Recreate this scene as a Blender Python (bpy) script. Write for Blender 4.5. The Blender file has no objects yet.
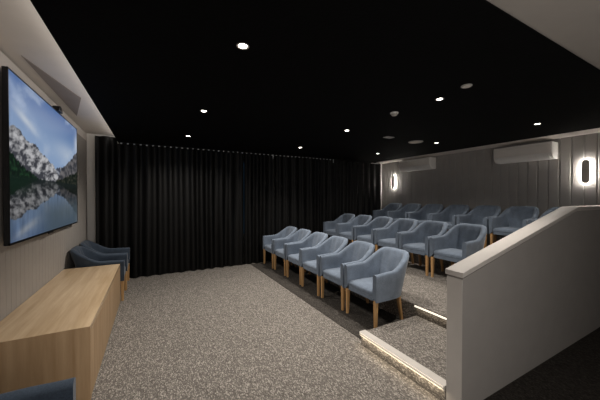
import bpy, bmesh, math, random
from mathutils import Vector, Matrix, noise
random.seed(7)
S = bpy.context.scene
C = S.collection
S.view_settings.view_transform = 'Standard'
S.view_settings.look = 'None'
S.view_settings.exposure = 0.0
S.cycles.use_denoising = True
S.cycles.max_bounces = 6
S.cycles.diffuse_bounces = 4
S.cycles.sample_clamp_indirect = 4.0
PI = math.pi

# ---------------------------------------------------------------- materials
def newmat(name):
    m = bpy.data.materials.new(name); m.use_nodes = True
    nt = m.node_tree; b = nt.nodes['Principled BSDF']
    return m, nt, b
def plain(name, col, rough=.6, metal=0.0, var=0.06, scale=6.0, bump=0.0, bscale=200.0, spec=.3):
    """colour with gentle noise variation and a fine bump"""
    m, nt, b = newmat(name); N = nt.nodes; L = nt.links
    tc = N.new('ShaderNodeTexCoord')
    nz = N.new('ShaderNodeTexNoise'); nz.inputs['Scale'].default_value = scale; nz.inputs['Detail'].default_value = 4
    L.new(tc.outputs['Object'], nz.inputs['Vector'])
    rp = N.new('ShaderNodeValToRGB')
    rp.color_ramp.elements[0].position = .3; rp.color_ramp.elements[1].position = .7
    rp.color_ramp.elements[0].color = tuple(c*(1-var) for c in col)+(1,)
    rp.color_ramp.elements[1].color = tuple(min(1, c*(1+var)) for c in col)+(1,)
    L.new(nz.outputs['Fac'], rp.inputs['Fac']); L.new(rp.outputs['Color'], b.inputs['Base Color'])
    b.inputs['Roughness'].default_value = rough; b.inputs['Metallic'].default_value = metal
    b.inputs['Specular IOR Level'].default_value = spec
    if bump:
        n2 = N.new('ShaderNodeTexNoise'); n2.inputs['Scale'].default_value = bscale
        L.new(tc.outputs['Object'], n2.inputs['Vector'])
        bp = N.new('ShaderNodeBump'); bp.inputs['Strength'].default_value = bump; bp.inputs['Distance'].default_value = .01
        L.new(n2.outputs['Fac'], bp.inputs['Height']); L.new(bp.outputs['Normal'], b.inputs['Normal'])
    return m
def emit(name, col, st):
    m, nt, b = newmat(name)
    b.inputs['Base Color'].default_value = tuple(col)+(1,)
    b.inputs['Emission Color'].default_value = tuple(col)+(1,)
    b.inputs['Emission Strength'].default_value = st
    return m
def wood(name, c0, c1, axis=0, scale=1.0, rough=.45):
    m, nt, b = newmat(name); N = nt.nodes; L = nt.links
    tc = N.new('ShaderNodeTexCoord'); mp = N.new('ShaderNodeMapping')
    sc = [14*scale]*3; sc[axis] = .9*scale
    mp.inputs['Scale'].default_value = sc
    L.new(tc.outputs['Object'], mp.inputs['Vector'])
    nz = N.new('ShaderNodeTexNoise'); nz.inputs['Scale'].default_value = 1.6; nz.inputs['Detail'].default_value = 8; nz.inputs['Roughness'].default_value = .62
    L.new(mp.outputs['Vector'], nz.inputs['Vector'])
    rp = N.new('ShaderNodeValToRGB'); rp.color_ramp.elements[0].position = .32; rp.color_ramp.elements[1].position = .7
    rp.color_ramp.elements[0].color = c0+(1,); rp.color_ramp.elements[1].color = c1+(1,)
    L.new(nz.outputs['Fac'], rp.inputs['Fac']); L.new(rp.outputs['Color'], b.inputs['Base Color'])
    b.inputs['Roughness'].default_value = rough; b.inputs['Specular IOR Level'].default_value = .35
    return m
def carpet(name, dark, mid, light, k=1.0):
    """woven loop carpet: short light dashes over a darker tweed"""
    m, nt, b = newmat(name); N = nt.nodes; L = nt.links
    tc = N.new('ShaderNodeTexCoord')
    mp = N.new('ShaderNodeMapping'); mp.inputs['Scale'].default_value = (150*k, 70*k, 110*k)
    L.new(tc.outputs['Object'], mp.inputs['Vector'])
    vo = N.new('ShaderNodeTexVoronoi'); vo.inputs['Scale'].default_value = 1.0; vo.inputs['Randomness'].default_value = .75
    L.new(mp.outputs['Vector'], vo.inputs['Vector'])
    sp = N.new('ShaderNodeSeparateColor'); L.new(vo.outputs['Color'], sp.inputs['Color'])
    rp = N.new('ShaderNodeValToRGB'); e = rp.color_ramp.elements
    e[0].position = .1; e[0].color = dark+(1,); e[1].position = 1.0; e[1].color = light+(1,)
    x = rp.color_ramp.elements.new(.66); x.color = mid+(1,)
    L.new(sp.outputs['Red'], rp.inputs['Fac'])
    n2 = N.new('ShaderNodeTexNoise'); n2.inputs['Scale'].default_value = 22*k; n2.inputs['Detail'].default_value = 4
    L.new(tc.outputs['Object'], n2.inputs['Vector'])
    mx = N.new('ShaderNodeMix'); mx.data_type = 'RGBA'; mx.blend_type = 'MULTIPLY'; mx.inputs[0].default_value = .55
    r2 = N.new('ShaderNodeValToRGB'); r2.color_ramp.elements[0].position = .3; r2.color_ramp.elements[1].position = .7
    r2.color_ramp.elements[0].color = (.8, .8, .8, 1); r2.color_ramp.elements[1].color = (1.15, 1.15, 1.15, 1)
    L.new(n2.outputs['Fac'], r2.inputs['Fac'])
    L.new(rp.outputs['Color'], mx.inputs[6]); L.new(r2.outputs['Color'], mx.inputs[7])
    L.new(mx.outputs[2], b.inputs['Base Color'])
    b.inputs['Roughness'].default_value = .95; b.inputs['Specular IOR Level'].default_value = .1
    bp = N.new('ShaderNodeBump'); bp.inputs['Strength'].default_value = .5; bp.inputs['Distance'].default_value = .006
    L.new(vo.outputs['Distance'], bp.inputs['Height']); L.new(bp.outputs['Normal'], b.inputs['Normal'])
    return m
def fabric(name, col, sheen=.3):
    m, nt, b = newmat(name); N = nt.nodes; L = nt.links
    tc = N.new('ShaderNodeTexCoord')
    n1 = N.new('ShaderNodeTexNoise'); n1.inputs['Scale'].default_value = 9; n1.inputs['Detail'].default_value = 5
    n2 = N.new('ShaderNodeTexNoise'); n2.inputs['Scale'].default_value = 160; n2.inputs['Detail'].default_value = 2
    L.new(tc.outputs['Object'], n1.inputs['Vector']); L.new(tc.outputs['Object'], n2.inputs['Vector'])
    ad = N.new('ShaderNodeMath'); ad.operation = 'ADD'; L.new(n1.outputs['Fac'], ad.inputs[0]); L.new(n2.outputs['Fac'], ad.inputs[1])
    rp = N.new('ShaderNodeValToRGB'); rp.color_ramp.elements[0].position = .7; rp.color_ramp.elements[1].position = 1.3 if False else 1.0
    hf = N.new('ShaderNodeMath'); hf.operation = 'MULTIPLY'; hf.inputs[1].default_value = .5
    L.new(ad.outputs[0], hf.inputs[0])
    rp.color_ramp.elements[0].position = .38; rp.color_ramp.elements[1].position = .62
    rp.color_ramp.elements[0].color = tuple(c*.8 for c in col)+(1,); rp.color_ramp.elements[1].color = tuple(c*1.2 for c in col)+(1,)
    L.new(hf.outputs[0], rp.inputs['Fac']); L.new(rp.outputs['Color'], b.inputs['Base Color'])
    b.inputs['Roughness'].default_value = .85; b.inputs['Specular IOR Level'].default_value = .2
    b.inputs['Sheen Weight'].default_value = sheen; b.inputs['Sheen Roughness'].default_value = .4
    bp = N.new('ShaderNodeBump'); bp.inputs['Strength'].default_value = .25; bp.inputs['Distance'].default_value = .003
    L.new(n2.outputs['Fac'], bp.inputs['Height']); L.new(bp.outputs['Normal'], b.inputs['Normal'])
    return m

M = {}
M['carpet'] = carpet('woven_beige_carpet', (.100, .090, .081), (.165, .150, .135), (.36, .333, .297))
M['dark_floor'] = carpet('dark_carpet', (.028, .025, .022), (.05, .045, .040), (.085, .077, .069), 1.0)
M['blackceil'] = plain('black_ceiling', (.0022, .0022, .0024), .9, var=.2, bump=.3, bscale=60, spec=.08)
M['white_ceil'] = plain('warm_white_paint', (.74, .69, .645), .85, var=.02)
M['shaded_ceil'] = plain('shaded_white_paint', (.36, .335, .31), .85, var=.02)  # ceiling white darkened: dimmer light over the walkway put into the colour
M['wedge'] = plain('taupe_wedge', (.33, .285, .255), .85, var=.03)
M['panel_wall'] = plain('taupe_wall_boards', (.36, .335, .31), .6, var=.03, spec=.3)
M['rear_wall'] = plain('grey_wall_boards', (.33, .315, .30), .6, var=.03, spec=.3)
M['white_wall'] = plain('white_wall', (.86, .84, .81), .8, var=.02)
M['half_wall'] = plain('grey_half_wall', (.300, .284, .270), .7, var=.03, spec=.25)
M['cap'] = plain('pale_half_wall_cap', (.47, .445, .42), .55, var=.03)
M['curtain'] = plain('black_velvet', (.0024, .0023, .0022), .5, var=.25, scale=3, spec=.22)
M['fabric'] = fabric('blue_grey_fabric', (.150, .187, .242))
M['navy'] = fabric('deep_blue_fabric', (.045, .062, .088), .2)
M['piping'] = plain('fabric_piping', (.17, .21, .27), .8)
M['oak'] = wood('light_oak_leg', (.42, .235, .095), (.60, .37, .17), 2, 1.0)
M['cred_top'] = wood('oak_along', (.47, .335, .195), (.66, .50, .325), 1, .8, .2)
M['cred_top'].node_tree.nodes['Principled BSDF'].inputs['Specular IOR Level'].default_value = .6
M['cred_side'] = wood('oak_upright', (.35, .225, .12), (.50, .35, .21), 2, .8, .5)
M['tvblack'] = plain('black_plastic', (.008, .008, .009), .35, spec=.4)
M['white_plastic'] = plain('white_plastic', (.80, .78, .75), .4, var=.02)
M['grey_plastic'] = plain('grey_plastic', (.40, .385, .36), .5, var=.02)
M['flap'] = plain('warm_white_plastic', (.74, .71, .67), .45, var=.02)
M['sconce'] = plain('bronze_grey_metal', (.62, .57, .51), .6)
M['alu'] = plain('brushed_aluminium', (.56, .53, .49), .45, .25)
M['track'] = plain('dark_track', (.004, .004, .004), .7)
M['glider'] = plain('pale_glider', (.55, .58, .60), .5)
M['led'] = emit('warm_led', (1.0, .90, .76), 1.15)
M['led_soft'] = emit('warm_led_soft', (1.0, .90, .76), .35)
M['lens'] = emit('downlight_lens', (1.0, .93, .84), 14.0)
M['halo'] = emit('sconce_diffuser', (1.0, .94, .86), 95.0)
M['window'] = emit('dusk_window', (.12, .26, .42), .05)

# ---------------------------------------------------------------- mesh helpers
def link(name, bm, mat, parent=None, smooth=None):
    me = bpy.data.meshes.new(name); bm.normal_update(); bm.to_mesh(me); bm.free()
    if smooth is not None:
        me.polygons.foreach_set('use_smooth', [True]*len(me.polygons))
        me.set_sharp_from_angle(angle=math.radians(smooth))
    me.materials.append(mat)
    o = bpy.data.objects.new(name, me); C.objects.link(o)
    if parent: o.parent = parent
    return o
def bm_new(): return bmesh.new()
def add_box(bm, x0, x1, y0, y1, z0, z1, bev=0.0, seg=2):
    vs = [bm.verts.new((x, y, z)) for x in (x0, x1) for y in (y0, y1) for z in (z0, z1)]
    f = [(0,1,3,2),(4,6,7,5),(0,4,5,1),(2,3,7,6),(0,2,6,4),(1,5,7,3)]
    fs = [bm.faces.new([vs[i] for i in q]) for q in f]
    if bev:
        es = list({e for q in fs for e in q.edges})
        bmesh.ops.bevel(bm, geom=es, offset=bev, segments=seg, profile=.5, affect='EDGES')
def box(name, x0, x1, y0, y1, z0, z1, mat, parent=None, bev=0.0, seg=2):
    bm = bm_new(); add_box(bm, x0, x1, y0, y1, z0, z1, bev, seg)
    return link(name, bm, mat, parent, 35 if bev else None)
def add_prism(bm, pts, fn, a, b, bev=0.0):
    """polygon pts extruded from a to b; fn(p,q,t)->xyz"""
    A = [bm.verts.new(fn(p, q, a)) for p, q in pts]; B = [bm.verts.new(fn(p, q, b)) for p, q in pts]
    n = len(pts)
    fs = [bm.faces.new(A), bm.faces.new(list(reversed(B)))]
    for i in range(n): fs.append(bm.faces.new([A[i], B[i], B[(i+1) % n], A[(i+1) % n]]))
    bmesh.ops.recalc_face_normals(bm, faces=fs)
    if bev:
        es = list(set(fs[0].edges) | set(fs[1].edges))
        bmesh.ops.bevel(bm, geom=es, offset=bev, segments=2, profile=.5, affect='EDGES')
def add_lathe(bm, prof, cx, cy, n=32):
    """prof: list of (r,z)"""
    rings = []
    for r, z in prof:
        if r < 1e-6: rings.append([bm.verts.new((cx, cy, z))])
        else: rings.append([bm.verts.new((cx+r*math.cos(2*PI*i/n), cy+r*math.sin(2*PI*i/n), z)) for i in range(n)])
    fs = []
    for A, B in zip(rings, rings[1:]):
        for i in range(n):
            j = (i+1) % n
            if len(A) == 1 and len(B) == 1: continue
            if len(A) == 1: fs.append(bm.faces.new([A[0], B[i], B[j]]))
            elif len(B) == 1: fs.append(bm.faces.new([A[i], A[j], B[0]]))
            else: fs.append(bm.faces.new([A[i], A[j], B[j], B[i]]))
    bmesh.ops.recalc_face_normals(bm, faces=fs)
def tag(o, label, cat, group=None, kind=None):
    o['label'] = label; o['category'] = cat
    if group: o['group'] = group
    if kind: o['kind'] = kind
    return o
def thing(name, label, cat, loc=(0, 0, 0), rz=0, group=None):
    o = bpy.data.objects.new(name, None); C.objects.link(o)
    o.empty_display_size = .1
    o.location = loc; o.rotation_euler = (0, 0, rz)
    return tag(o, label, cat, group)
def structure(o, label, cat): return tag(o, label, cat, None, 'structure')
def dup(root, loc, rz, label):
    r = root.copy(); C.objects.link(r); r.location = loc; r.rotation_euler = (0, 0, rz); r['label'] = label
    for ch in list(root.children):
        c = ch.copy(); C.objects.link(c); c.parent = r
        for g in list(ch.children):
            d = g.copy(); C.objects.link(d); d.parent = c
    return r
def sstep(a, b, x):
    t = max(0., min(1., (x-a)/(b-a))); return t*t*(3-2*t)

# ---------------------------------------------------------------- dimensions (metres)
XL, XLB, XR = -1.10, -1.20, 6.545          # boards of the screen wall, their back, rear wall
YC, YE, YN = 6.30, 6.56, -1.6              # curtain line, end wall, wall behind the camera
ZC = 2.67
ZH = 2.82                                   # raised pale ceiling above the screen wall
XB0, XB1, YB0 = -.573, 6.03, .84           # the black ceiling field
T1, T2, ST = .27, .54, .135
XT1, XT2 = 2.87, 4.68
YH0, YH1 = 1.195, 1.315                    # half wall
P0, PW = 2.352, .647                       # first seat edge and seat pitch

# ---------------------------------------------------------------- the shell
structure(box('floor', XLB, XR, YN, YE, -.12, 0, M['carpet']), 'beige woven carpet floor in front of the seating', 'floor')
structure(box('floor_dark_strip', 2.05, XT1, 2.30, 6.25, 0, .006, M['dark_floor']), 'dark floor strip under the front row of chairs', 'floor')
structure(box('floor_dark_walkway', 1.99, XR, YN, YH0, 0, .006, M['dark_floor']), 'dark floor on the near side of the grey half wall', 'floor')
bm = bm_new(); add_box(bm, XT1, XT2, YH1, 6.25, 0, T1, .008, 1)
structure(link('floor_middle_tier', bm, M['carpet'], None, 35), 'carpeted low platform carrying the middle row', 'platform')
bm = bm_new(); add_box(bm, XT2, XR, YH1, 6.25, 0, T2, .008, 1)
structure(link('floor_upper_tier', bm, M['carpet'], None, 35), 'carpeted high platform carrying the back row', 'platform')
structure(box('ceiling', XB0, XB1, YB0, YE, ZC-.012, ZH, M['blackceil']), 'matt black ceiling dotted with downlights', 'ceiling')
structure(box('trim_1', XLB, XB0+.12, YN, YE, ZH, ZH+.08, M['white_ceil']), 'pale ceiling border along the screen wall', 'ceiling border')
structure(box('trim_2', XB1, XR, YB0, YE, ZC, ZC+.08, M['white_ceil']), 'pale ceiling border above the back row', 'ceiling border')
structure(box('trim_3', XB0, XR, YN, YB0, ZC, ZH, M['shaded_ceil']), 'pale ceiling area over the walkway beside the half wall', 'ceiling border')
bm = bm_new(); add_prism(bm, [(-.985, 3.22), (-.765, 4.26), (-.99, 5.22)], lambda p, q, t: (p, q, t), ZH-.006, ZH)  # thin flat taupe triangle laid against the pale ceiling border
structure(link('ceiling_wedge', bm, M['wedge']), 'taupe triangular patch on the pale ceiling border above the screen', 'ceiling patch')

def boards(name, mat, x_face, x_back, y0, y1, z0, z1, pitch, sgn, gd=.007, gw=.010, shift=0):
    """vertical boards with V grooves, face at x_face looking towards sgn*x"""
    ys = []
    y = y0
    k = math.floor((y0-shift)/pitch)+1
    pts = [(x_face, y0)]
    while True:
        g = shift+k*pitch
        if g+gw > y1: break
        if g-gw > y0: pts += [(x_face, g-gw), (x_face-sgn*gd, g), (x_face, g+gw)]
        k += 1
    pts.append((x_face, y1))
    bm = bm_new()
    A = [bm.verts.new((p[0], p[1], z0)) for p in pts]; B = [bm.verts.new((p[0], p[1], z1)) for p in pts]
    fs = [bm.faces.new([A[i], A[i+1], B[i+1], B[i]]) for i in range(len(pts)-1)]
    b = [bm.verts.new(q) for q in ((x_back, y0, z0), (x_back, y1, z0), (x_back, y1, z1), (x_back, y0, z1))]
    fs.append(bm.faces.new(b))
    fs.append(bm.faces.new([A[0], B[0], b[3], b[0]])); fs.append(bm.faces.new([A[-1], b[1], b[2], B[-1]]))
    fs.append(bm.faces.new(A[::-1]+[b[0], b[1]][:0]+[b[0], b[1]])); fs.append(bm.faces.new(B+[b[2], b[3]]))
    bmesh.ops.recalc_face_normals(bm, faces=bm.faces)
    return link(name, bm, mat)
structure(boards('wall_left', M['panel_wall'], XL, XLB, YN, YE, 0, ZC, .098, 1, .004, .005), 'taupe grooved board wall behind the television', 'wall')
structure(box('trim_5', XLB, XL+.004, YN, YE, ZC, ZH-.012, M['white_ceil']), 'pale band along the top of the board wall', 'wall band')
structure(boards('wall_back', M['rear_wall'], XR, XR+.1, YN, YE, 0, ZC, .162, -1, .012, .015, .05), 'grey grooved board wall behind the back row', 'wall')
structure(box('wall_far', XLB, 1.35, YE, YE+.1, 0, ZH, M['white_wall']), 'white end wall behind the black curtains', 'wall')
structure(box('wall_far_right', 2.75, XR, YE, YE+.1, 0, ZH, M['white_wall']), 'white end wall right of the curtained window', 'wall')
structure(box('wall_far_sill', 1.35, 2.75, YE, YE+.1, 0, .7, M['white_wall']), 'wall below the curtained window', 'wall')
structure(box('wall_far_head', 1.35, 2.75, YE, YE+.1, 2.45, ZH, M['white_wall']), 'wall above the curtained window', 'wall')
structure(box('window_1', 1.35, 2.75, YE+.04, YE+.06, .7, 2.45, M['window']), 'dim blue dusk window behind the curtain gap', 'window')
structure(box('wall_near', XLB, XR, YN-.1, YN, 0, ZH, M['white_wall']), 'plain wall behind the viewpoint', 'wall')

# half wall with sloping cap
XH = 2.0
body = [(XH, 0), (XR, 0), (XR, 1.448), (4.1, 1.448), (XH, .999)]
bm = bm_new(); add_prism(bm, body, lambda p, q, t: (p, t, q), YH0, YH1)
hw = structure(link('wall_aisle', bm, M['half_wall']), 'grey half wall with sloping pale cap beside the steps', 'half wall')
rev = [(XH+.008, .996), (4.1, 1.445), (XR, 1.445), (XR, 1.460), (4.1, 1.460), (XH+.008, 1.011)]
bm = bm_new(); add_prism(bm, rev, lambda p, q, t: (p, t, q), YH0+.008, YH1-.008)
link('shadow_gap', bm, M['sconce'], hw)
cap = [(XH-.012, 1.008), (4.1, 1.457), (XR, 1.457), (XR, 1.492), (4.09, 1.492), (XH-.012, 1.045)]
bm = bm_new(); add_prism(bm, cap, lambda p, q, t: (p, t, q), YH0-.010, YH1+.010, .004)
eb = bm_new(); add_box(eb, XH-.006, XH+.002, YH0+.001, YH1-.001, 0, .992)
link('end_panel', eb, M['cap'], hw)['label'] = 'pale narrow end face of the half wall'
link('cap', bm, M['cap'], hw, 35)['label'] = 'pale cap along the top of the half wall'

# steps with lit nosings
def step(x0, x1, z0, z1, label, lit=True):
    t = thing('step', label, 'step', (0, 0, 0)); t['kind'] = 'structure'
    bm = bm_new(); add_box(bm, x0+.012, x1, YH1, 2.29, z0, z1, .006, 1)
    link('tread', bm, M['carpet'], t, 35)
    bm = bm_new()
    pr = [(x0, z1-.034), (x0+.012, z1-.034), (x0+.012, z1+.001), (x0+.080, z1+.001), (x0+.080, z1+.004), (x0+.004, z1+.004), (x0, z1)]
    add_prism(bm, pr, lambda p, q, s: (p, s, q), YH1+.002, 2.30)
    n = link('nosing', bm, M['alu'], t); n['label'] = 'metal nosing with a lit edge'
    bm = bm_new(); add_box(bm, x0-.003, x0+.006, YH1+.01, 2.292, z1-.014, z1-.001)
    link('light_strip', bm, M['led_soft'], n)
    return t
step(1.975, XT1, 0, ST, 'lower carpeted step with a glowing metal nosing')
step(3.78, XT2, T1, T1+ST, 'upper carpeted step behind the half wall')
t = tag(box('tier_light_strip', XT1-.006, XT1+.001, YH1+.01, 2.31, T1-.034, T1-.016, M['led']), 'glowing light strip along the riser above the lower step', 'light strip')

# ---------------------------------------------------------------- curtains
def curtain(x0, x1, label, zb=.02, seed=1, amp=.046):
    rnd = random.Random(seed)
    bm = bm_new(); nx = int((x1-x0)*110); nz = 14
    # phase advances with irregular folds
    ph = [0.]; f = rnd.uniform(5.6, 7.0)
    for i in range(nx):
        if i % 12 == 0: f = rnd.uniform(3.2, 6.0)
        ph.append(ph[-1]+2*PI*f*(x1-x0)/nx)
    rows = []
    for j in range(nz+1):
        v = j/nz; row = []
        for i in range(nx+1):
            x = x0+(x1-x0)*i/nx
            z = zb+((ZC-.048 if x > XB0-.012 else ZH-.075)-zb)*v
            a = amp*(.75+.25*math.sin(ph[i]*.13))*(1-.25*v)
            w = math.sin(ph[i]+.25*math.sin(3*v+ph[i]*.1))
            w = math.copysign(abs(w)**.75, w)
            dz = -.016*abs(math.sin(i*.07+seed))*(1-v)**4
            row.append(bm.verts.new((x, YC+a*w, z+dz)))
        rows.append(row)
    for j in range(nz):
        for i in range(nx):
            bm.faces.new([rows[j][i], rows[j][i+1], rows[j+1][i+1], rows[j+1][i]])
    o = link('curtain', bm, M['curtain'], None, 60)
    return tag(o, label, 'curtain', 'black curtains on the end wall')
curtain(-.935, 1.895, 'long black pleated curtain nearest the television wall, behind the two dark chairs', .02, 3)
curtain(1.907, 4.44, 'black pleated curtain in the middle, behind the ends of the front two rows', .02, 5)
curtain(4.45, 6.22, 'black pleated curtain beside the grey board wall, behind the end of the back row', .02, 8, .05)
tr = thing('curtain_track', 'dark ceiling curtain track with a row of small pale gliders', 'curtain track', (0, 0, 0))
box('rail', -.555, 6.2, YC-.012, YC+.012, ZC-.034, ZC-.013, M['track'], tr)
i = 0; x = -.52
while x < 4.40:
    g = box('glider', x-.017, x+.017, YC-.026, YC-.0125, ZC-.046, ZC-.026, M['glider'], tr, .003, 1)
    x += .108
for bx in (2.62, 4.42):
    box('bracket', bx-.008, bx+.008, YC-.056, YC-.044, ZC-.125, ZC-.025, M['glider'], tr, .002, 1)

# ---------------------------------------------------------------- television
TY0, TY1, TZ0, TZ1 = 3.095, 5.415, 1.200, 2.660
TX = -1.03
tv = thing('television', 'large wall-mounted flat screen television showing a mountain lake', 'television', (XL, (TY0+TY1)/2, TZ0))
def rel(o, root):
    o.matrix_parent_inverse = Matrix.Translation(-Vector(root.location)); return o
rel(box('housing', XL+.034, TX-.004, TY0, TY1, TZ0, TZ1, M['tvblack'], tv, .004, 1), tv)
bm = bm_new()
b_ = .012
for q in ((TY0, TY1, TZ0, TZ0+.018), (TY0, TY1, TZ1-b_, TZ1), (TY0, TY0+b_, TZ0, TZ1), (TY1-b_, TY1, TZ0, TZ1)):
    add_box(bm, TX-.006, TX+.003, *q)
rel(link('bezel', bm, M['tvblack'], tv), tv)
rel(box('sensor_bar', TX-.01, TX+.004, 4.07, 4.22, TZ0-.016, TZ0+.002, M['tvblack'], tv, .003, 1), tv)
rel(box('wall_mount', XL, XL+.036, 3.9, 4.6, 1.7, 2.2, M['tvblack'], tv), tv)
# picture: vertex colours on a fine grid
NY, NZ = 260, 158
def fbm(x, y, o=5, s=0.):
    return noise.fractal(Vector((x, y, s)), .9, 2.1, o)
def mixc(a, b, t): return tuple(a[i]+(b[i]-a[i])*t for i in range(3))
LAKE = .395
def interp(pts, u):
    for (a, b), (c, d) in zip(pts, pts[1:]):
        if u <= c: return b+(d-b)*(u-a)/(c-a)
    return pts[-1][1]
LEFT = [(0, .655), (.05, .69), (.09, .695), (.15, .635), (.26, .635), (.33, .595), (.42, .57), (.50, .525), (.58, .45), (.66, .40), (1, .38)]
FAR = [(0, .45), (.40, .47), (.52, .505), (.60, .535), (.68, .515), (.75, .50), (1, .5)]
RIGHT = [(0, .3), (.56, .40), (.64, .53), (.70, .555), (.78, .60), (.86, .655), (.93, .70), (1, .755)]
TREES = [(0, .535), (.05, .50), (.11, .465), (.2, .43), (.30, .40), (.45, .38), (1, .38)]
BANK = [(0, .3), (.48, .385), (.60, .42), (.72, .45), (.86, .49), (1, .54)]
def ridge_left(u): return interp(LEFT, u)+.022*fbm(u*16, 1.3, 6)
def ridge_far(u): return interp(FAR, u)+.014*fbm(u*18, 7.7, 6)
def ridge_right(u): return interp(RIGHT, u)+.020*fbm(u*20, 4.1, 6)
def trees_left(u): return interp(TREES, u)+.016*fbm(u*55, 2.2, 4)
def scene_col(u, v):
    """v: height on the screen above its lower edge, for the unreflected world above the waterline"""
    sky = mixc((.30, .43, .66), (.065, .16, .40), sstep(.62, 1.02, v))
    cl = fbm(u*2.2+v*2.6, v*3.0-u*2.4, 6, 3.)
    c = mixc(sky, (.50, .60, .76), .55*sstep(.05, .6, cl))
    d = (v-(.74+.30*(.30-u)*2.2))                       # long diagonal wisp
    c = mixc(c, (.46, .58, .78), .5*math.exp(-(d/.05)**2)*sstep(.5, .2, u)*(.6+.4*fbm(u*12, v*12, 4, 2.)))
    c = mixc(c, (.66, .72, .80), .8*math.exp(-((u-.15)/.10)**2-((v-.765+(u-.15)*.35)/.028)**2))
    c = mixc(c, (.74, .80, .88), .8*math.exp(-((u-1.0)/.06)**2-((v-.83)/.10)**2))
    c = mixc(c, (.62, .70, .80), .5*math.exp(-((u-.75)/.22)**2-((v-.68)/.08)**2))
    if v < ridge_far(u):
        n = fbm(u*22+v*9, v*26, 6, 9.)
        c = mixc((.07, .08, .11), (.34, .36, .41), sstep(-.05, .5, n))
    if v < ridge_left(u):
        n = fbm(u*18-v*12, v*24+u*6, 6, 5.)
        h = (ridge_left(u)-v)
        n2 = fbm(u*60-v*30, v*70, 4, 2.5)
        c = mixc((.055, .058, .072), (.60, .60, .62), min(1, max(0, .55+1.0*n+.55*n2-4.0*max(0, h-.05))))
    if v < ridge_right(u):
        n = fbm(u*26+v*8, v*24, 6, 6.)
        c = mixc((.040, .044, .055), (.19, .18, .185), min(1, max(0, .45+.9*n)))
    if v < trees_left(u) or v < interp(BANK, u)+.02*fbm(u*45, 5.5, 4):
        n = fbm(u*60, v*40, 4, 1.)
        g = (.014, .050, .022) if u < .5 else (.05, .052, .038)
        c = mixc((.004, .010, .008), g, sstep(-.2, .6, n))
    return c
bm = bm_new(); grid = []; cols = {}
cl = bm.loops.layers.float_color.new('picture')
y0, y1, z0, z1 = TY0+b_, TY1-b_, TZ0+.018, TZ1-b_
for j in range(NZ+1):
    row = []
    for i in range(NY+1):
        u, v = i/NY, j/NZ
        if v >= LAKE: c = scene_col(u, v)
        else:
            d = LAKE-v
            c = scene_col(min(1, max(0, u+.010*fbm(u*6, v*80, 3, 2.))), LAKE+d*1.12)
            st = .5+.5*fbm(u*40, v*5, 4, 8.)
            c = tuple(x*(.26+.36*st) for x in c)
            c = mixc(c, (.066, .094, .114), .8*sstep(.06, .28, d)*sstep(.15, .5, u+.2*st-.1))
            c = mixc(c, (.010, .018, .018), .75*math.exp(-(d/.06)**2))
            c = mixc(c, (.006, .020, .012), .8*sstep(.34, .10, u)*sstep(.17, .05, d))
        vtx = bm.verts.new((TX, y0+(y1-y0)*u, z0+(z1-z0)*v)); cols[vtx] = c; row.append(vtx)
    grid.append(row)
for j in range(NZ):
    for i in range(NY):
        f = bm.faces.new([grid[j][i], grid[j][i+1], grid[j+1][i+1], grid[j+1][i]])
        for lp in f.loops: lp[cl] = cols[lp.vert]+(1,)
m, nt, b = newmat('screen_picture')
at = nt.nodes.new('ShaderNodeVertexColor'); at.layer_name = 'picture'
b.inputs['Base Color'].default_value = (.004, .004, .004, 1); b.inputs['Roughness'].default_value = .35
nt.links.new(at.outputs['Color'], b.inputs['Emission Color']); b.inputs['Emission Strength'].default_value = .72
sc_ = rel(link('screen', bm, m, tv), tv); sc_['label'] = 'lit screen with snowy peaks mirrored in a lake'
# conference camera clipped on top
bm = bm_new()
pts = [(.07*math.cos(a), .062*math.sin(a)) for a in [PI*k/12 for k in range(13)]]
add_prism(bm, pts, lambda p, q, s: (s, 4.45+p*1.15, TZ1+.001+q*1.15), XL+.03, TX+.03, .004)
wc = link('webcam', bm, M['tvblack'], None, 35)
tag(wc, 'small black rounded camera sitting on top of the television', 'camera')
bm = bm_new(); add_prism(bm, [(.018*math.cos(a), .018*math.sin(a)) for a in [2*PI*k/16 for k in range(16)]], lambda p, q, s: (s, 4.45+p, TZ1+.034+q), TX+.029, TX+.035)
link('lens', bm, M['tvblack'], wc)

# ---------------------------------------------------------------- credenza
cx0, cx1, cy0, cy1, cz = XL+.004, -.435, 2.665, 4.95, .585
cr = thing('credenza', 'long low oak credenza standing under the television', 'credenza', ((cx0+cx1)/2, (cy0+cy1)/2, 0))
def mit(name, pts, fn, a, b, mat):
    bm = bm_new(); add_prism(bm, pts, fn, a, b); return rel(link(name, bm, mat, cr), cr)
th = .038
mit('top', [(cy0, cz), (cy1, cz), (cy1-th, cz-th), (cy0+th, cz-th)], lambda p, q, t: (t, p, q), cx0, cx1, M['cred_top'])
mit('side_panel', [(cy0, 0), (cy0, cz), (cy0+th, cz-th), (cy0+th, 0)], lambda p, q, t: (t, p, q), cx0, cx1, M['cred_side'])
mit('side_panel', [(cy1, 0), (cy1, cz), (cy1-th, cz-th), (cy1-th, 0)], lambda p, q, t: (t, p, q), cx0, cx1, M['cred_side'])
w = (cy1-cy0-2*th)/4
for k in range(4):
    a = cy0+th+k*w
    rel(box('door', cx1-.022, cx1-.001, a+.0008, a+w-.0008, .012, cz-th-.001, M['cred_side'], cr), cr)
rel(box('back_panel', cx0, cx0+.01, cy0+th, cy1-th, .01, cz-th, M['cred_side'], cr), cr)

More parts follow.
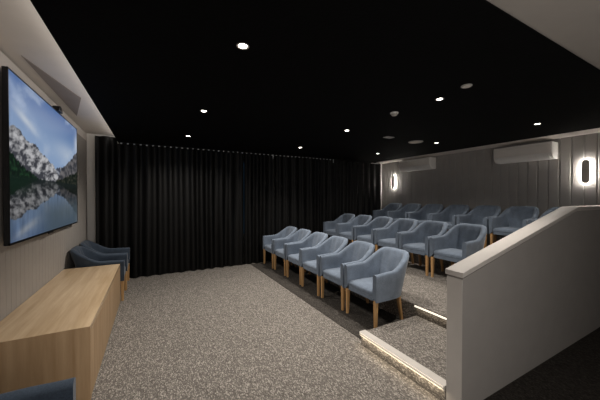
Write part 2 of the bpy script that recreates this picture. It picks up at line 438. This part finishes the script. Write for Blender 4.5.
# ---------------------------------------------------------------- armchairs
def make_shell():
    hw, fx, bx, rx, ry = .304, .300, -.225, .215, .185
    half = [(fx-k*(fx-(bx+rx))/9, hw) for k in range(9)]
    for k in range(13):
        a = PI/2*k/12
        half.append((bx+rx-rx*math.sin(a)**.92, hw-ry+ry*math.cos(a)**.92 if k < 12 else hw-ry))
    half += [(bx, (hw-ry)*(1-k/4)) for k in range(1, 5)]
    path = half+[(x, -y) for x, y in half[-2::-1]]
    n = len(path)
    nrm = []
    for i in range(n):
        a = Vector(path[max(0, i-1)]); b = Vector(path[min(n-1, i+1)]); d = (b-a).normalized()
        nrm.append(Vector((d.y, -d.x)))     # points outward for this winding?
    # make sure normals point outwards
    for i in range(n):
        c = Vector((.05, 0)); p = Vector(path[i])
        if i < 9 or i > n-10: nrm[i] = Vector((0, 1 if path[i][1] > 0 else -1))
        elif nrm[i].dot(p-c) < 0: nrm[i] = -nrm[i]
    bm = bm_new(); secs = []
    for i in range(n):
        x, y = path[i]; nx, ny = nrm[i]
        back = sstep(.14, -.19, x)                  # 0 on arms, 1 on the back
        h = .660+.010*sstep(.28, .08, x)+.200*sstep(.040, -.224, x)+.010*(1-abs(y)/hw)*back
        t = .062+.016*back
        prof = []
        zb = .328
        for k in range(7): prof.append((0., zb+(h-t*.5-zb)*k/6))
        for k in range(1, 7):
            a = PI*k/7
            prof.append((t*.5*(1-math.cos(a)), h-t*.5+t*.5*math.sin(a)*1.0))
        zi = .385
        for k in range(7): prof.append((t, h-t*.5+(zi-(h-t*.5))*k/6))
        sec = []
        for d, z in prof:
            zz = (z-.285)/.6
            lean = -.175*back*zz
            flare = 1+.035*zz-.03*(1-zz)*back
            infl = 0.0
            if d >= t-1e-6:   # soft upright channels on the inside of the back
                infl = .006*back*math.cos(y*46)*sstep(.40, .5, z)*sstep(h-.02, h-.12, z)
            px = x-nx*(d+infl)+lean; py = (y-ny*(d+infl))*flare
            sec.append(bm.verts.new((px, py, z)))
        secs.append(sec)
    for A, B in zip(secs, secs[1:]):
        for k in range(len(A)):
            j = (k+1) % len(A)
            bm.faces.new([A[k], B[k], B[j], A[j]])
    bm.faces.new(secs[0]); bm.faces.new(secs[-1][::-1])
    bmesh.ops.recalc_face_normals(bm, faces=bm.faces)
    return bm
def make_seat():
    bm = bm_new()
    add_box(bm, -.165, .285, -.238, .238, .372, .452, 0)
    bmesh.ops.subdivide_edges(bm, edges=bm.edges, cuts=7, use_grid_fill=True)
    for v in bm.verts:
        x, y, z = v.co
        u = (x-.06)/.225; w = y/.238
        if z > .41: v.co.z += .020*(1-u**4)*(1-w**4)-.012*max(0, u)**8
        v.co.x = x if x < .25 else x-.012*(abs((z-.412)/.04)**3)
    return bm
def leg_bm(x, y, dx, dy, ztop=.340):
    bm = bm_new(); a, b = .0235, .0165
    A = [bm.verts.new((x+sx*a, y+sy*a, ztop)) for sx, sy in ((-1,-1),(1,-1),(1,1),(-1,1))]
    B = [bm.verts.new((x+dx+sx*b, y+dy+sy*b, 0)) for sx, sy in ((-1,-1),(1,-1),(1,1),(-1,1))]
    bm.faces.new(A); bm.faces.new(B[::-1])
    for i in range(4): bm.faces.new([A[i], B[i], B[(i+1)%4], A[(i+1)%4]])
    bmesh.ops.recalc_face_normals(bm, faces=bm.faces)
    bmesh.ops.bevel(bm, geom=[e for e in bm.edges if abs(e.verts[0].co.z-e.verts[1].co.z) > .1], offset=.004, segments=1, affect='EDGES')
    return bm
def make_chair(mat, label, group):
    t = thing('armchair', label, 'armchair', group=group)
    link('backrest', make_shell(), mat, t, 50)
    link('seat', make_seat(), mat, t, 60)
    bm = bm_new(); add_box(bm, -.20, .282, -.240, .240, .328, .388, .006, 1)
    link('seat_base', bm, mat, t, 35)
    for s in (-1, 1):
        link('leg', leg_bm(.270, s*.268, .004, 0), M['oak'], t)
        link('leg', leg_bm(-.165, s*.215, -.052, s*.015), M['oak'], t)
    return t
rows = [
    ('front row', 2.636, 0.0, range(0, 6), [
        'blue-grey armchair at the aisle end of the front row, beside the lit step',
        'front row blue-grey armchair, second from the lit step',
        'front row blue-grey armchair, third from the lit step',
        'front row blue-grey armchair, fourth from the lit step',
        'front row blue-grey armchair, fifth from the lit step and next to last before the curtain',
        'front row blue-grey armchair at the far end, against the black curtain']),
    ('middle row', 4.364, T1, range(0, 6), [
        'blue-grey armchair at the aisle end of the middle row, partly behind the half wall',
        'middle row blue-grey armchair, second from the half wall',
        'middle row blue-grey armchair, third from the half wall',
        'middle row blue-grey armchair, fourth from the half wall',
        'middle row blue-grey armchair, second from the curtain',
        'middle row blue-grey armchair at the far end, beside the black curtain']),
    ('back row', 6.140, T2, range(-1, 6), [
        'back row blue armchair mostly hidden behind the half wall, below the right wall light',
        'back row blue armchair, second from the half wall, showing both arms',
        'back row blue armchair, third from the half wall',
        'back row blue armchair, fourth from the half wall, in the middle of its row',
        'back row dark blue armchair, third from the curtain',
        'back row dark blue armchair, second from the curtain',
        'back row dark blue armchair at the far end, below the left wall light']),
]
proto = make_chair(M['fabric'], '', '')
first = True
rj = random.Random(4)
for gname, x, z, ks, labels in rows:
    for k, lab in zip(ks, labels):
        y = 2.405+(k+.5)*.6385 if z == 0 else P0+(k+.5)*PW
        loc = (x+rj.uniform(-.008, .008), y, z+(.006 if z == 0 else 0)); rz = PI+rj.uniform(-.02, .02)
        if first:
            o = proto; o.location = loc; o.rotation_euler = (0, 0, PI); o['label'] = lab; first = False
        else: o = dup(proto, loc, rz, lab)
        o['group'] = 'armchairs in the '+gname
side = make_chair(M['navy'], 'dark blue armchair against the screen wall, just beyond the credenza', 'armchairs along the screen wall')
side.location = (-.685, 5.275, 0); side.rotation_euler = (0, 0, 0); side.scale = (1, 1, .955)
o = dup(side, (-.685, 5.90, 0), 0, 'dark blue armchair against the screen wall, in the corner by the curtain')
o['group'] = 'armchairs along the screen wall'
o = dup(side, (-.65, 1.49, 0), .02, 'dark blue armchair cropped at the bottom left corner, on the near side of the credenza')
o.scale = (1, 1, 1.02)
o['group'] = 'armchairs along the screen wall'

# ---------------------------------------------------------------- ceiling fittings
ZB = ZC-.012
names_l = {(0, 0): 'downlight over the near end of the credenza, brightest and largest in view',
           (0, 1): 'downlight of the line nearest the television, second from the curtain',
           (0, 2): 'downlight of the line nearest the television, beside the curtain',
           (1, 0): 'downlight of the middle line, nearest the half wall',
           (1, 1): 'downlight of the middle line, second from the curtain',
           (1, 2): 'downlight of the middle line, beside the curtain',
           (2, 0): 'downlight of the line nearest the back wall, in front of the right air conditioner',
           (2, 1): 'downlight of the line nearest the back wall, between the two air conditioners',
           (2, 2): 'downlight of the line nearest the back wall, beside the curtain'}
POW = {0: 150, 1: 175, 2: 92}
dl0 = None
GRID = [[(.564, 1.89), (.564, 3.54), (.556, 5.12)], [(2.74, 1.90), (2.73, 3.49), (2.79, 5.165)], [(4.915, 1.87), (4.905, 3.462), (4.84, 4.98)]]
for i in range(3):
    for j in range(3):
        x, y = GRID[i][j]
        if dl0 is None:
            dl0 = thing('downlight', names_l[(i, j)], 'downlight', (x, y, ZB), 0, 'recessed ceiling downlights')
            bm = bm_new(); add_lathe(bm, [(.029, 0), (.040, -.004), (.044, -.002), (.044, .002), (.029, .002)], 0, 0, 28)
            link('trim_ring', bm, M['grey_plastic'], dl0, 40)
            bm = bm_new(); add_lathe(bm, [(0, -.0015), (.029, -.0015), (.029, .001), (0, .001)], 0, 0, 28)
            link('lens', bm, M['lens'], dl0)
        else: dup(dl0, (x, y, ZB), 0, names_l[(i, j)])
        la = bpy.data.lights.new('downlight_beam', 'SPOT'); la.energy = POW[i]; la.color = (1.0, .925, .84)
        la.spot_size = math.radians(154 if (i, j) == (0, 2) else (102, 106, 122)[i]); la.spot_blend = .95; la.shadow_soft_size = .04
        lo = bpy.data.objects.new('downlight_beam', la); C.objects.link(lo); lo.location = (x, y, ZB-.03)
def disc(name, label, cat, x, y, prof, mat, grille=None):
    bm = bm_new(); add_lathe(bm, prof, 0, 0, 36)
    o = link(name, bm, mat, None, 40); o.location = (x, y, ZB); tag(o, label, cat)
    return o
o = disc('ceiling_speaker', 'round pale ceiling disc nearest the half wall', 'ceiling speaker', 2.635, 1.55, [(.048, .001), (.048, -.006), (.042, -.010), (0, -.010)], M['grey_plastic'])
bm = bm_new(); add_lathe(bm, [(.038, -.0095), (.036, -.0115), (0, -.0115)], 0, 0, 32); link('grille', bm, M['flap'], o, 40)
o = disc('smoke_detector', 'small white domed smoke detector in the middle of the black ceiling', 'smoke detector', 2.68, 2.475, [(.050, .001), (.050, -.010), (.045, -.016), (0, -.016)], M['white_plastic'])
bm = bm_new(); add_lathe(bm, [(.036, -.015), (.036, -.028), (.030, -.037), (.016, -.042), (0, -.042)], 0, 0, 32); link('sensor_head', bm, M['grey_plastic'], o, 40)
o = box('ceiling_plate', -.085, .085, -.055, .055, -.010, .001, M['grey_plastic'], None, .003, 1); o.location = (3.685, 3.525, ZB)
tag(o, 'small flat rectangular plate on the black ceiling', 'ceiling plate')
o = disc('ceiling_speaker', 'larger round flat ceiling disc near the left air conditioner', 'ceiling speaker', 4.44, 3.57, [(.132, .001), (.132, -.008), (.121, -.012), (0, -.012)], M['grey_plastic'])
bm = bm_new(); add_lathe(bm, [(.114, -.0115), (.112, -.0145), (0, -.0145)], 0, 0, 36); link('grille', bm, M['sconce'], o, 40)

# ---------------------------------------------------------------- air conditioners
def make_ac(label, y0, y1, zb, zt):
    L_ = y1-y0; h = zt-zb
    t = thing('air_conditioner', label, 'air conditioner', (XR, (y0+y1)/2, zb), 0, 'wall air conditioners above the back row')
    pr = [(0, 0), (-.16, 0), (-.215, .035), (-.250, .10), (-.255, h-.035), (-.235, h), (0, h)]
    bm = bm_new(); add_prism(bm, pr, lambda p, q, s: (p, s, q), -L_/2, L_/2, .006)
    link('housing', bm, M['white_plastic'], t, 40)
    fp = [(-.2535, .105), (-.262, .105), (-.266, h-.05), (-.2570, h-.04)]
    bm = bm_new(); add_prism(bm, fp, lambda p, q, s: (p, s, q), -L_/2+.012, L_/2-.012, .002)
    link('front_panel', bm, M['flap'], t, 40)
    fl = [(-.15, -.004), (-.17, -.006), (-.222, .030), (-.252, .094), (-.259, .094), (-.228, .026), (-.175, -.012), (-.15, -.010)]
    bm = bm_new(); add_prism(bm, fl, lambda p, q, s: (p, s, q), -L_/2+.05, L_/2-.05)
    link('air_flap', bm, M['white_plastic'], t, 40)
    bm = bm_new()
    for k in range(9): add_box(bm, -.22+k*.022, -.208+k*.022, -L_/2+.06, L_/2-.06, h, h+.004)
    link('intake_grille', bm, M['grey_plastic'], t)
    box('wall_mount', -.004, .002, -L_/2+.1, L_/2-.1, .05, h-.05, M['grey_plastic'], t)
make_ac('white wall air conditioner on the right, next to the right wall light', 2.18, 3.13, 2.30, 2.60)
make_ac('white wall air conditioner on the left, next to the left wall light', 4.63, 5.63, 2.335, 2.635)

# ---------------------------------------------------------------- wall lights
def make_sconce(label, y, z):
    t = thing('wall_light', label, 'wall light', (XR, y, z), 0, 'backlit capsule wall lights')
    def cap_pts(w, h, n=10):
        r = w/2; p = []
        for k in range(n+1): a = PI*k/n; p.append((r*math.cos(a), h/2-r+r*math.sin(a)))
        for k in range(n+1): a = PI+PI*k/n; p.append((r*math.cos(a), -h/2+r+r*math.sin(a)))
        return p
    bm = bm_new(); add_prism(bm, cap_pts(.104, .40), lambda p, q, s: (s, p, q), -.056, -.036, .005)
    link('face_plate', bm, M['sconce'], t, 40)
    bm = bm_new(); add_prism(bm, cap_pts(.092, .388), lambda p, q, s: (s, p, q), -.037, -.014)
    link('diffuser', bm, M['halo'], t)
    bm = bm_new(); add_prism(bm, cap_pts(.08, .36), lambda p, q, s: (s, p, q), -.015, .006)
    link('back_plate', bm, M['sconce'], t)
make_sconce('backlit capsule wall light on the right, beyond the end of the half wall', 1.80, 2.035)
make_sconce('backlit capsule wall light on the left, near the black curtain', 6.03, 2.06)

# ---------------------------------------------------------------- other lamps
def area(name, loc, rot, sx, sy, e, col):
    la = bpy.data.lights.new(name, 'AREA'); la.shape = 'RECTANGLE'; la.size = sx; la.size_y = sy; la.energy = e; la.color = col
    o = bpy.data.objects.new(name, la); C.objects.link(o); o.location = loc; o.rotation_euler = rot; return o
# light strip under the nosings, shining down and out
area('step_strip_glow', (1.955, 1.81, .105), (0, math.radians(-25), 0), .02, .95, .9, (1, .84, .62))
area('riser_strip_glow', (2.85, 1.81, .22), (0, math.radians(-25), 0), .02, .95, .15, (1, .84, .62))
# added unseen fill lamp beside the dropped black ceiling, brightening the raised pale border
area('border_fill', (XB0-.01, 3.2, 2.735), (0, math.radians(100), 0), .06, 6.5, 3.6, (1, .94, .87))
# unseen fill lamp added behind the viewpoint for general light
area('viewpoint_fill', (.9, -1.45, 1.5), (math.radians(98), 0, 0), 1.8, 1.3, 38, (1, .94, .88))

w = bpy.data.worlds.new('world'); S.world = w; w.use_nodes = True
w.node_tree.nodes['Background'].inputs['Color'].default_value = (.01, .01, .012, 1)
w.node_tree.nodes['Background'].inputs['Strength'].default_value = .2

# ---------------------------------------------------------------- camera
cam = bpy.data.cameras.new('camera'); co = bpy.data.objects.new('camera', cam); C.objects.link(co)
cam.sensor_width = 36; cam.lens = 273.86/600*36; cam.clip_start = .02
co.location = (0, 0, 1.6); co.rotation_euler = (math.radians(90-.63), 0, math.radians(-28.345))
S.camera = co
